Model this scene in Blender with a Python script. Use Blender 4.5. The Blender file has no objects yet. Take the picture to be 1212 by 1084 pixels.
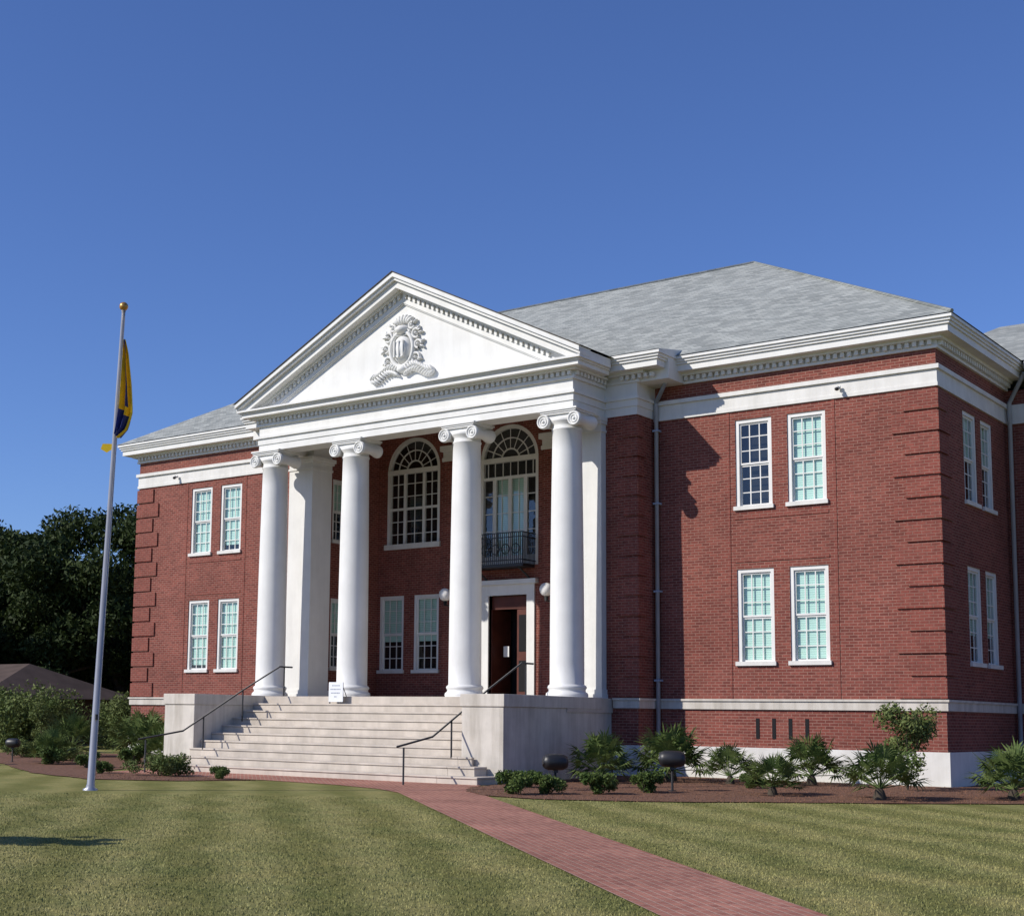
import bpy, bmesh, math, random
import numpy as np
from mathutils import Vector, Matrix
random.seed(4); rng=np.random.default_rng(7)
scene=bpy.context.scene
COL=bpy.context.collection
# ------------------------------------------------------------------ materials
def newmat(n):
    m=bpy.data.materials.new(n); m.use_nodes=True
    nt=m.node_tree; nt.nodes.clear()
    o=nt.nodes.new('ShaderNodeOutputMaterial'); b=nt.nodes.new('ShaderNodeBsdfPrincipled')
    nt.links.new(b.outputs[0],o.inputs[0])
    return m,nt,b
def N(nt,t,**k):
    n=nt.nodes.new(t)
    for a,v in k.items():
        if a in n.inputs: n.inputs[a].default_value=v
        else: setattr(n,a,v)
    return n
def mixc(nt,f,a,b,mode='MIX'):
    m=nt.nodes.new('ShaderNodeMix'); m.data_type='RGBA'; m.blend_type=mode
    for i,v in ((0,f),(6,a),(7,b)):
        if hasattr(v,'is_linked') or hasattr(v,'links'): nt.links.new(v,m.inputs[i])
        else: m.inputs[i].default_value=v if i==0 else (*v,1)
    return m.outputs[2]
def ramp(nt,src,p0,p1,c0=(0,0,0),c1=(1,1,1)):
    r=nt.nodes.new('ShaderNodeValToRGB'); nt.links.new(src,r.inputs[0])
    r.color_ramp.elements[0].position=p0; r.color_ramp.elements[1].position=p1
    r.color_ramp.elements[0].color=(*c0,1); r.color_ramp.elements[1].color=(*c1,1)
    return r.outputs[0]
def bump(nt,b,src,s=.3,d=.02):
    n=nt.nodes.new('ShaderNodeBump'); n.inputs['Strength'].default_value=s; n.inputs['Distance'].default_value=d
    nt.links.new(src,n.inputs['Height']); nt.links.new(n.outputs[0],b.inputs['Normal'])
def geo(nt): return nt.nodes.new('ShaderNodeNewGeometry')
def noise(nt,scale,detail=5,vec=None,rough=.6):
    n=N(nt,'ShaderNodeTexNoise',Scale=scale,Detail=detail,Roughness=rough)
    if vec is None: vec=geo(nt).outputs['Position']
    nt.links.new(vec,n.inputs['Vector']); return n.outputs['Fac']
def mat(name,c,rough=.7,var=.15,scale=3.,bs=0.,bscale=40,metal=0,c2=None,spec=.3,streak=0):
    m,nt,b=newmat(name)
    f=noise(nt,scale)
    lo=tuple(x*(1-var) for x in c) if c2 is None else c2
    hi=tuple(min(1,x*(1+var*.5)) for x in c)
    col=ramp(nt,f,.3,.7,lo,hi)
    if streak:
        mp=N(nt,'ShaderNodeMapping'); mp.inputs['Scale'].default_value=(3.2,3.2,.35); nt.links.new(geo(nt).outputs['Position'],mp.inputs[0])
        col=mixc(nt,1.0,col,ramp(nt,noise(nt,1.0,6,mp.outputs[0],.7),.28,.6,(1-streak,1-streak*1.05,1-streak*1.15),(1,1,1)),'MULTIPLY')
    nt.links.new(col,b.inputs['Base Color'])
    b.inputs['Roughness'].default_value=rough; b.inputs['Metallic'].default_value=metal
    b.inputs['Specular IOR Level'].default_value=spec
    if bs: bump(nt,b,noise(nt,bscale,3),bs,.01)
    return m
def wallvec(nt):
    g=geo(nt); sp=N(nt,'ShaderNodeSeparateXYZ'); nt.links.new(g.outputs['Position'],sp.inputs[0])
    sn=N(nt,'ShaderNodeSeparateXYZ'); nt.links.new(g.outputs['True Normal'],sn.inputs[0])
    ab=N(nt,'ShaderNodeMath',operation='ABSOLUTE'); nt.links.new(sn.outputs[0],ab.inputs[0])
    gt=N(nt,'ShaderNodeMath',operation='GREATER_THAN'); nt.links.new(ab.outputs[0],gt.inputs[0]); gt.inputs[1].default_value=.5
    mx=N(nt,'ShaderNodeMix'); nt.links.new(gt.outputs[0],mx.inputs[0]); nt.links.new(sp.outputs[0],mx.inputs[2]); nt.links.new(sp.outputs[1],mx.inputs[3])
    cb=N(nt,'ShaderNodeCombineXYZ'); nt.links.new(mx.outputs[0],cb.inputs[0]); nt.links.new(sp.outputs[2],cb.inputs[1])
    return cb.outputs[0]
def brickmat(name,c1,c2,mort,bw=.23,bh=.078,ms=.009,mode='wall',strain=.25,off=.5):
    m,nt,b=newmat(name)
    if mode=='wall': vec=wallvec(nt)
    else:
        mp=N(nt,'ShaderNodeMapping'); mp.inputs['Rotation'].default_value=(0,0,math.radians(45))
        nt.links.new(geo(nt).outputs['Position'],mp.inputs[0]); vec=mp.outputs[0]
    t=N(nt,'ShaderNodeTexBrick',Scale=1.0); t.offset=off
    t.inputs['Brick Width'].default_value=bw; t.inputs['Row Height'].default_value=bh
    t.inputs['Mortar Size'].default_value=ms; t.inputs['Mortar Smooth'].default_value=.3; t.inputs['Bias'].default_value=-.1
    t.inputs['Color1'].default_value=(*c1,1); t.inputs['Color2'].default_value=(*c2,1); t.inputs['Mortar'].default_value=(*mort,1)
    nt.links.new(vec,t.inputs['Vector'])
    big=ramp(nt,noise(nt,.45,6),.3,.72,(1-strain,)*3,(1+strain*.4,)*3)
    c=mixc(nt,1.0,t.outputs['Color'],big,'MULTIPLY')
    # soft patches of paler, pinker weathering
    c=mixc(nt,ramp(nt,noise(nt,1.3,7,rough=.7),.48,.78,(0,0,0),(.30,.30,.30)),c,tuple(.5*(x+y)*1.0 for x,y in zip(c1,mort)))
    fine=ramp(nt,noise(nt,9,4),.25,.75,(.76,.76,.76),(1.18,1.16,1.14))
    c=mixc(nt,1.0,c,fine,'MULTIPLY')
    nt.links.new(c,b.inputs['Base Color']); b.inputs['Roughness'].default_value=.85; b.inputs['Specular IOR Level'].default_value=.2
    inv=N(nt,'ShaderNodeMath',operation='SUBTRACT'); inv.inputs[0].default_value=1; nt.links.new(t.outputs['Fac'],inv.inputs[1])
    bump(nt,b,inv.outputs[0],.5,.008)
    return m
BRICK=brickmat('red_brick',(.240,.070,.053),(.145,.040,.032),(.31,.175,.14))
BRICKQ=brickmat('quoin_brick',(.240,.068,.052),(.175,.048,.038),(.27,.145,.115),strain=.15)
PAVE=brickmat('paving_brick',(.40,.175,.125),(.29,.115,.085),(.40,.27,.21),.21,.105,.010,'flat',.3)
WHITE=mat('white_paint',(.72,.72,.70),.55,.06,1.5,.08,20,streak=.08)
WHITE2=mat('white_stone_trim',(.70,.69,.66),.7,.09,2.,.1,30,streak=.12)
LIME=mat('limestone',(.60,.56,.50),.85,.14,1.6,.25,35,streak=.3)
STEPM=mat('step_stone',(.56,.50,.43),.85,.2,1.3,.2,50,streak=.15)
IRON=mat('black_iron',(.018,.018,.02),.45,.2,6,spec=.5)
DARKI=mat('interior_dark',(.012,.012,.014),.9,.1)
BLIND,nt,b=newmat('window_blinds')
w=N(nt,'ShaderNodeTexWave',Scale=5.0); w.bands_direction='Z'; nt.links.new(geo(nt).outputs['Position'],w.inputs['Vector'])
nt.links.new(ramp(nt,w.outputs['Fac'],0,.5,(.38,.56,.49),(.58,.78,.70)),b.inputs['Base Color'])
DOORM=mat('brown_door',(.10,.028,.018),.5,.3,2.5)
GRAYP=mat('downspout_paint',(.40,.46,.56),.5,.12,2)
BALL=mat('gold_finial',(.50,.26,.08),.35,.1,metal=.6)
POLE=mat('aluminium_pole',(.50,.51,.53),.35,.1,2,metal=.7)
GLOBE=mat('opal_globe',(.85,.85,.84),.25,.03)
YEL=mat('flag_yellow',(.75,.50,.02),.8,.15,5); BLU=mat('flag_blue',(.02,.035,.20),.8,.3,5)
SHEDGE=mat('roof_edge',(.07,.055,.045),.8,.2)
HROOF=mat('old_roof',(.085,.060,.050),.9,.3,1.2); HBR=mat('house_brick',(.07,.035,.03),.9,.3,3)
TRUNK=mat('bark',(.07,.055,.04),.95,.35,4,.4,20)
GLASS=bpy.data.materials.new('window_glass'); GLASS.use_nodes=True; nt=GLASS.node_tree; nt.nodes.clear()
o=nt.nodes.new('ShaderNodeOutputMaterial'); tr=nt.nodes.new('ShaderNodeBsdfTransparent'); tr.inputs[0].default_value=(.90,.95,.93,1)
gl=nt.nodes.new('ShaderNodeBsdfGlossy'); gl.inputs['Roughness'].default_value=.03
fr=nt.nodes.new('ShaderNodeLayerWeight'); fr.inputs[0].default_value=.35
pw=N(nt,'ShaderNodeMath',operation='POWER'); pw.inputs[1].default_value=2.5; nt.links.new(fr.outputs['Facing'],pw.inputs[0])
mx=nt.nodes.new('ShaderNodeMixShader'); ad=N(nt,'ShaderNodeMath',operation='MULTIPLY_ADD'); ad.inputs[1].default_value=.8; ad.inputs[2].default_value=.09
nt.links.new(pw.outputs[0],ad.inputs[0]); nt.links.new(ad.outputs[0],mx.inputs[0]); nt.links.new(tr.outputs[0],mx.inputs[1]); nt.links.new(gl.outputs[0],mx.inputs[2]); nt.links.new(mx.outputs[0],o.inputs[0])
wv=noise(nt,1.6,2); bn=nt.nodes.new('ShaderNodeBump'); bn.inputs['Strength'].default_value=.25; bn.inputs['Distance'].default_value=.03; nt.links.new(wv,bn.inputs['Height']); nt.links.new(bn.outputs[0],gl.inputs['Normal'])
SHING,nt,b=newmat('grey_shingles')
g=geo(nt); sp=N(nt,'ShaderNodeSeparateXYZ'); nt.links.new(g.outputs['Position'],sp.inputs[0])
ad=N(nt,'ShaderNodeMath',operation='ADD'); nt.links.new(sp.outputs[0],ad.inputs[0]); nt.links.new(sp.outputs[1],ad.inputs[1])
cb=N(nt,'ShaderNodeCombineXYZ'); nt.links.new(ad.outputs[0],cb.inputs[0]); nt.links.new(sp.outputs[2],cb.inputs[1])
t=N(nt,'ShaderNodeTexBrick',Scale=1.0); t.inputs['Brick Width'].default_value=.33; t.inputs['Row Height'].default_value=.085; t.inputs['Mortar Size'].default_value=.007
t.inputs['Color1'].default_value=(.37,.385,.36,1); t.inputs['Color2'].default_value=(.22,.235,.225,1); t.inputs['Mortar'].default_value=(.15,.165,.155,1)
nt.links.new(cb.outputs[0],t.inputs['Vector'])
c=mixc(nt,1.0,t.outputs['Color'],ramp(nt,noise(nt,1.2,7),.3,.7,(.84,.84,.84),(1.1,1.1,1.1)),'MULTIPLY')
nt.links.new(c,b.inputs['Base Color']); b.inputs['Roughness'].default_value=.9
def lawncol(nt):
    p=geo(nt).outputs['Position']
    sp=N(nt,'ShaderNodeSeparateXYZ'); nt.links.new(p,sp.inputs[0])
    s=N(nt,'ShaderNodeMath',operation='ADD'); nt.links.new(sp.outputs[0],s.inputs[0]); nt.links.new(sp.outputs[1],s.inputs[1])
    n0=noise(nt,.35,4); k=N(nt,'ShaderNodeMath',operation='MULTIPLY_ADD'); nt.links.new(n0,k.inputs[0]); k.inputs[1].default_value=2.4; nt.links.new(s.outputs[0],k.inputs[2])
    si=N(nt,'ShaderNodeMath',operation='MULTIPLY'); nt.links.new(k.outputs[0],si.inputs[0]); si.inputs[1].default_value=3.2
    sn=N(nt,'ShaderNodeMath',operation='SINE'); nt.links.new(si.outputs[0],sn.inputs[0])
    sh=N(nt,'ShaderNodeMath',operation='MULTIPLY_ADD'); nt.links.new(sn.outputs[0],sh.inputs[0]); sh.inputs[1].default_value=.5; sh.inputs[2].default_value=.5
    st=ramp(nt,sh.outputs[0],.1,.9,(.182,.180,.062),(.262,.246,.100))
    c=mixc(nt,1.0,st,ramp(nt,noise(nt,.8,7,rough=.7),.3,.72,(.74,.82,.72),(1.18,1.10,1.1)),'MULTIPLY')
    c=mixc(nt,ramp(nt,noise(nt,2.6,6,rough=.75),.52,.75,(0,0,0),(.4,.4,.4)),c,(.27,.23,.11))
    return mixc(nt,1.0,c,ramp(nt,noise(nt,14,5,rough=.75),.25,.75,(.70,.75,.68),(1.25,1.2,1.2)),'MULTIPLY')
LAWN,nt,b=newmat('lawn'); nt.links.new(lawncol(nt),b.inputs['Base Color']); b.inputs['Roughness'].default_value=.95; b.inputs['Specular IOR Level'].default_value=.1
bump(nt,b,noise(nt,22,6,rough=.8),.8,.03)
BLADE,nt,b=newmat('grass_blades'); nt.links.new(mixc(nt,1.0,lawncol(nt),(1.2,1.2,1.15),'MULTIPLY'),b.inputs['Base Color']); b.inputs['Roughness'].default_value=.8
MULCH=mat('pine_straw_mulch',(.17,.085,.052),.95,.5,9,.9,25,c2=(.075,.04,.027))
def leafmat(name,a,c,sc=.8,trans=.15):
    m,nt,b=newmat(name)
    f=noise(nt,sc,3); f2=noise(nt,sc*9,2)
    col=mixc(nt,1.0,ramp(nt,f,.35,.68,a,c),ramp(nt,f2,.3,.7,(.6,.65,.6),(1.35,1.3,1.2)),'MULTIPLY')
    nt.links.new(col,b.inputs['Base Color']); b.inputs['Roughness'].default_value=.65; b.inputs['Specular IOR Level'].default_value=.15
    tl=nt.nodes.new('ShaderNodeBsdfTranslucent'); nt.links.new(col,tl.inputs[0]); ms=nt.nodes.new('ShaderNodeMixShader'); ms.inputs[0].default_value=trans
    out=[n for n in nt.nodes if n.type=='OUTPUT_MATERIAL'][0]
    nt.links.new(b.outputs[0],ms.inputs[1]); nt.links.new(tl.outputs[0],ms.inputs[2]); nt.links.new(ms.outputs[0],out.inputs[0])
    return m
OAK=leafmat('oak_leaves',(.016,.030,.009),(.050,.072,.022),.5)
PALM=leafmat('palm_leaves',(.06,.10,.03),(.15,.19,.065),2.5)
SHRUB=leafmat('shrub_leaves',(.05,.09,.022),(.11,.15,.045),2.5)
LSHRUB=leafmat('light_shrub_leaves',(.08,.12,.035),(.18,.21,.08),2.)
# ------------------------------------------------------------------ mesh builder
class MB:
    def __init__(s): s.v=[];s.f=[];s.m=[];s.sm=[];s.mats=[]
    def mi(s,m):
        if m not in s.mats: s.mats.append(m)
        return s.mats.index(m)
    def face(s,pts,m,sm=False):
        i=len(s.v); s.v+= [tuple(p) for p in pts]; s.f.append(tuple(range(i,i+len(pts)))); s.m.append(s.mi(m)); s.sm.append(sm)
    def box(s,x0,x1,y0,y1,z0,z1,m):
        x0,x1=sorted((x0,x1));y0,y1=sorted((y0,y1));z0,z1=sorted((z0,z1))
        i=len(s.v); s.v+=[(x,y,z) for z in (z0,z1) for y in (y0,y1) for x in (x0,x1)]
        k=s.mi(m)
        for q in ((0,2,3,1),(4,5,7,6),(0,1,5,4),(2,6,7,3),(0,4,6,2),(1,3,7,5)):
            s.f.append(tuple(i+a for a in q)); s.m.append(k); s.sm.append(False)
    def bp(s,P,u0,u1,z0,z1,d0,d1,m):
        a=P(u0,d0,z0);b=P(u1,d1,z1); s.box(a[0],b[0],a[1],b[1],a[2],b[2],m)
    def lathe(s,c,prof,m,n=28,M=None,sm=True,seams=()):
        i=len(s.v);k=s.mi(m)
        for r,z in prof:
            for a in range(n):
                t=2*math.pi*a/n; p=Vector((r*math.cos(t),r*math.sin(t),z))
                if M: p=M@p
                s.v.append((c[0]+p.x,c[1]+p.y,c[2]+p.z))
        for j in range(len(prof)-1):
            for a in range(n):
                b=(a+1)%n; s.f.append((i+j*n+a,i+j*n+b,i+(j+1)*n+b,i+(j+1)*n+a)); s.m.append(k); s.sm.append(sm)
        for j in (0,len(prof)-1):
            if prof[j][0]>1e-4: s.f.append(tuple(i+j*n+a for a in range(n))); s.m.append(k); s.sm.append(False)
    def tube(s,a,b,r0,r1,m,n=10):
        a=Vector(a);b=Vector(b);d=b-a; q=d.to_track_quat('Z','Y').to_matrix().to_4x4()
        s.lathe(a,[(r0,0),(r1,d.length)],m,n,q)
    def ell(s,c,rx,ry,rz,m,n=14,M=None):
        pr=[(max(math.sin(math.pi*j/8),1e-3),-math.cos(math.pi*j/8)) for j in range(9)]
        S=Matrix.Diagonal((rx,ry,rz,1)); s.lathe(c,pr,m,n,(M@S) if M else S)
    def torus(s,c,R,r,m,M=None,n=20,k=8,sx=1,sz=1,a0=0,a1=2*math.pi):
        i=len(s.v);q=s.mi(m)
        for a in range(n+1):
            t=a0+(a1-a0)*a/n
            for b in range(k):
                w=2*math.pi*b/k; p=Vector(((R+r*math.cos(w))*math.cos(t)*sx,r*math.sin(w),(R+r*math.cos(w))*math.sin(t)*sz))
                if M: p=M@p
                s.v.append((c[0]+p.x,c[1]+p.y,c[2]+p.z))
        for a in range(n):
            for b in range(k):
                s.f.append((i+a*k+b,i+a*k+(b+1)%k,i+(a+1)*k+(b+1)%k,i+(a+1)*k+b)); s.m.append(q); s.sm.append(True)
    def obj(s,name,parent=None):
        me=bpy.data.meshes.new(name); me.from_pydata(s.v,[],s.f)
        for m in s.mats: me.materials.append(m)
        me.polygons.foreach_set('material_index',s.m); me.polygons.foreach_set('use_smooth',s.sm); me.update()
        o=bpy.data.objects.new(name,me); COL.objects.link(o)
        if parent: o.parent=parent
        return o
def empty(n,loc=(0,0,0)):
    e=bpy.data.objects.new(n,None); e.location=loc; e.empty_display_size=.3; COL.objects.link(e); return e
# ------------------------------------------------------------------ dimensions (metres)
X0=-15.066; HW=15.066; W=6.031; PV=7.051; YV=-1.016; YC=-2.407; YE=-2.775; YK=-3.374; YB=2.939
G=-.25; FL=2.0; ZET=9.98; ZEF=10.89; ZAP=14.814; SL=.497; OV=.622; ZC=11.58; D=17.87
def hz(y):
    t=min(1,max(0,(y+9)/8)); return G+.13*t
bld=empty('brick_courthouse')
def PF(s): return lambda u,d,z:(X0+s*u,d,z)
def PS(s): return lambda u,d,z:(X0+s*(HW-d),u,z)
PB=lambda u,d,z:(X0+u,YB+d,z)
def PPV(s): return lambda u,d,z:(X0+s*u,YV+d,z)
def PPS(s): return lambda u,d,z:(X0+s*(PV-d),u,z)
def PRS(s): return lambda u,d,z:(X0+s*(5.6+d),u,z)
PR=lambda u,d,z:(u,6.0+d,z)
def wall(mb,P,u0,u1,z0,z1,holes,m,dep=.35):
    us=sorted({u0,u1,*[h[0] for h in holes],*[h[1] for h in holes]}); zs=sorted({z0,z1,*[h[2] for h in holes],*[h[3] for h in holes]})
    us=[u for u in us if u0<=u<=u1]; zs=[z for z in zs if z0<=z<=z1]
    for a,b in zip(us,us[1:]):
        for c,d in zip(zs,zs[1:]):
            mu=(a+b)/2;mz=(c+d)/2
            if any(h[0]<mu<h[1] and h[2]<mz<h[3] for h in holes): continue
            mb.face([P(a,0,c),P(b,0,c),P(b,0,d),P(a,0,d)],m)
    for a,b,c,d in holes:
        for p in (((a,c),(b,c)),((b,c),(b,d)),((b,d),(a,d)),((a,d),(a,c))):
            (ua,za),(ub,zb)=p; mb.face([P(ua,0,za),P(ub,0,zb),P(ub,dep,zb),P(ua,dep,za)],m)
glass=MB();frames=MB();inner=MB()
def window(P,u0,u1,z0,z1,blind=1.0,rows=3,sill=True,cols=3):
    f=frames;c=.10
    f.bp(P,u0,u0+c,z0+.1,z1,.03,.16,WHITE);f.bp(P,u1-c,u1,z0+.1,z1,.03,.16,WHITE);f.bp(P,u0+c,u1-c,z1-c,z1,.032,.16,WHITE)
    if sill: f.bp(P,u0-.05,u1+.05,z0-.01,z0+.1,-.07,.2,WHITE2)
    a,b,lo,hi=u0+c,u1-c,z0+.1,z1-c; mid=(lo+hi)/2
    for zz0,zz1,d in ((mid,hi,.075),(lo,mid,.105)):
        f.bp(P,a,a+.045,zz0,zz1,d,d+.04,WHITE);f.bp(P,b-.045,b,zz0,zz1,d,d+.04,WHITE)
        f.bp(P,a+.045,b-.045,zz0,zz0+.05,d+.001,d+.039,WHITE);f.bp(P,a+.045,b-.045,zz1-.05,zz1,d+.001,d+.039,WHITE)
        for i in range(1,cols):
            u=a+(b-a)*i/cols; f.bp(P,u-.015,u+.015,zz0+.05,zz1-.05,d+.008,d+.032,WHITE)
        for i in range(1,rows):
            z=zz0+(zz1-zz0)*i/rows; f.bp(P,a+.045,b-.045,z-.013,z+.013,d+.01,d+.03,WHITE)
        glass.face([P(a,d+.02,zz0),P(b,d+.02,zz0),P(b,d+.02,zz1),P(a,d+.02,zz1)],GLASS)
    if blind>0: inner.face([P(u0+.02,.17,hi-(hi-lo)*blind),P(u1-.02,.17,hi-(hi-lo)*blind),P(u1-.02,.17,hi),P(u0+.02,.17,hi)],BLIND)
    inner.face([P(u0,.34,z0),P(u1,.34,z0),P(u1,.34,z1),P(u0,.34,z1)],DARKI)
def arch(P,cu,r,zs,z0,wallmb,ztop,door=False):
    n=20; pts=[(cu+r*math.cos(math.pi*i/n),zs+r*math.sin(math.pi*i/n)) for i in range(n+1)]
    for (ua,za),(ub,zb) in zip(pts,pts[1:]):
        wallmb.face([P(ua,0,za),P(ub,0,zb),P(ub,0,ztop),P(ua,0,ztop)],BRICK)
        wallmb.face([P(ua,0,za),P(ub,0,zb),P(ub,.35,zb),P(ua,.35,za)],BRICK)
    def ring(ro,ri,d0,d1):
        for i in range(n):
            a=math.pi*i/n;b=math.pi*(i+1)/n
            q=[(cu+R*math.cos(t),zs+R*math.sin(t)) for R,t in ((ro,a),(ro,b),(ri,b),(ri,a))]
            frames.face([P(u,d0,z) for u,z in q],WHITE)
            frames.face([P(q[2][0],d0,q[2][1]),P(q[3][0],d0,q[3][1]),P(q[3][0],d1,q[3][1]),P(q[2][0],d1,q[2][1])],WHITE)
            frames.face([P(q[0][0],d0,q[0][1]),P(q[1][0],d0,q[1][1]),P(q[1][0],d1,q[1][1]),P(q[0][0],d1,q[0][1])],WHITE)
    ring(r-.002,r-.13,.02,.15); ring(r*.62+.02,r*.62-.02,.08,.11); ring(r*.3+.03,r*.3-.02,.08,.11)
    for i in range(1,8):
        t=math.pi*i/8; du,dz=math.cos(t),math.sin(t); a=.3*r
        p=[(cu+a*du-.016*dz,zs+a*dz+.016*du),(cu+(r-.12)*du-.016*dz,zs+(r-.12)*dz+.016*du),(cu+(r-.12)*du+.016*dz,zs+(r-.12)*dz-.016*du),(cu+a*du+.016*dz,zs+a*dz-.016*du)]
        frames.face([P(u,.085,z) for u,z in p],WHITE)
    frames.bp(P,cu-r,cu+r,zs-.09,zs+.07,.01,.17,WHITE)
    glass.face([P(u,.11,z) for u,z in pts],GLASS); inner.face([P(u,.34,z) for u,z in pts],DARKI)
    f=frames
    for s in (-1,1): f.bp(P,cu+s*r,cu+s*(r-.12),z0,zs-.09,.02,.16,WHITE)
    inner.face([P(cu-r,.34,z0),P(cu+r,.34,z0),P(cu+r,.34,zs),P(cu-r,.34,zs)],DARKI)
    glass.face([P(cu-r+.1,.12,z0),P(cu+r-.1,.12,z0),P(cu+r-.1,.12,zs),P(cu-r+.1,.12,zs)],GLASS)
    if not door:
        f.bp(P,cu-r-.06,cu+r+.06,z0-.1,z0+.08,-.08,.2,WHITE2)
        mid=(z0+zs)/2; f.bp(P,cu-r+.12,cu+r-.12,mid-.04,mid+.04,.06,.14,WHITE)
        for u in (-.42,.42): f.bp(P,cu+u-.05,cu+u+.05,z0+.08,zs-.09,.055,.145,WHITE)
        for u in (-.75,0): f.bp(P,cu+u-.014,cu+u+.014,z0+.08,zs-.09,.09,.115,WHITE)
        f.bp(P,cu+.736,cu+.764,z0+.08,zs-.09,.09,.115,WHITE)
        for i in (1,2,4,5): z=z0+(zs-z0)*i/6; f.bp(P,cu-r+.12,cu+r-.12,z-.014,z+.014,.092,.113,WHITE)
    else:
        zt=zs-.62; f.bp(P,cu-r+.12,cu+r-.12,zt-.05,zt+.05,.05,.15,WHITE)
        for u in (-.62,0,.62):
            f.bp(P,cu+u-.07,cu+u+.07,z0,zt-.05,.06,.14,WHITE)
        for u in (-.34,.34): f.bp(P,cu+u-.014,cu+u+.014,z0,zt-.05,.09,.11,WHITE)
        for u in (-.9,-.62,-.3,0,.3,.62,.9): f.bp(P,cu+u-.014,cu+u+.014,zt+.05,zs-.09,.09,.11,WHITE)
        for i in (1,2,3,4): z=z0+(zt-z0)*i/5; f.bp(P,cu-r+.12,cu+r-.12,z-.014,z+.014,.092,.108,WHITE)
        f.bp(P,cu-r+.12,cu+r-.12,z0,z0+.35,.065,.135,WHITE)
        inner.face([P(cu-.6,.25,z0),P(cu+.6,.25,z0),P(cu+.6,.25,zt),P(cu-.6,.25,zt)],BLIND)
WU=[(9.549,10.612),(11.06,12.133)]; ZU=(7.16,9.67); ZL=(2.92,5.53)
walls=MB();trim=MB();quo=MB()
def cornice(P,u0,u1,ea=0,eb=0,mb=trim,dent=True):
    for z0,z1,d in ((10.892,10.97,.08),(10.97,11.10,.05),(11.10,11.18,.22),(11.18,11.36,.48),(11.36,11.43,.53),(11.43,11.50,.575),(11.50,ZC,OV)):
        mb.bp(P,u0-ea*d,u1+eb*d,z0,z1,-d,0,WHITE)
    if dent:
        n=int((u1-u0)/.19)
        for i in range(n+1):
            u=u0+(u1-u0)*(i+.5)/(n+1); mb.bp(P,u-.05,u+.05,10.975,11.095,-.17,-.05,WHITE)
def bands(P,u0,u1,ea=0,eb=0,plinth=True):
    for z0,z1,d in ((9.92,10.02,.05),(10.02,10.36,.03),(10.36,10.474,.10)): trim.bp(P,u0-ea*d,u1+eb*d,z0,z1,-d,0,WHITE2)
    for z0,z1,d in ((1.74,1.96,.06),(1.96,2.016,.10)): trim.bp(P,u0-ea*d,u1+eb*d,z0,z1,-d,0,LIME)
    if plinth: trim.bp(P,u0-ea*.07,u1+eb*.07,-.6,.73,-.07,0,WHITE2)
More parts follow.
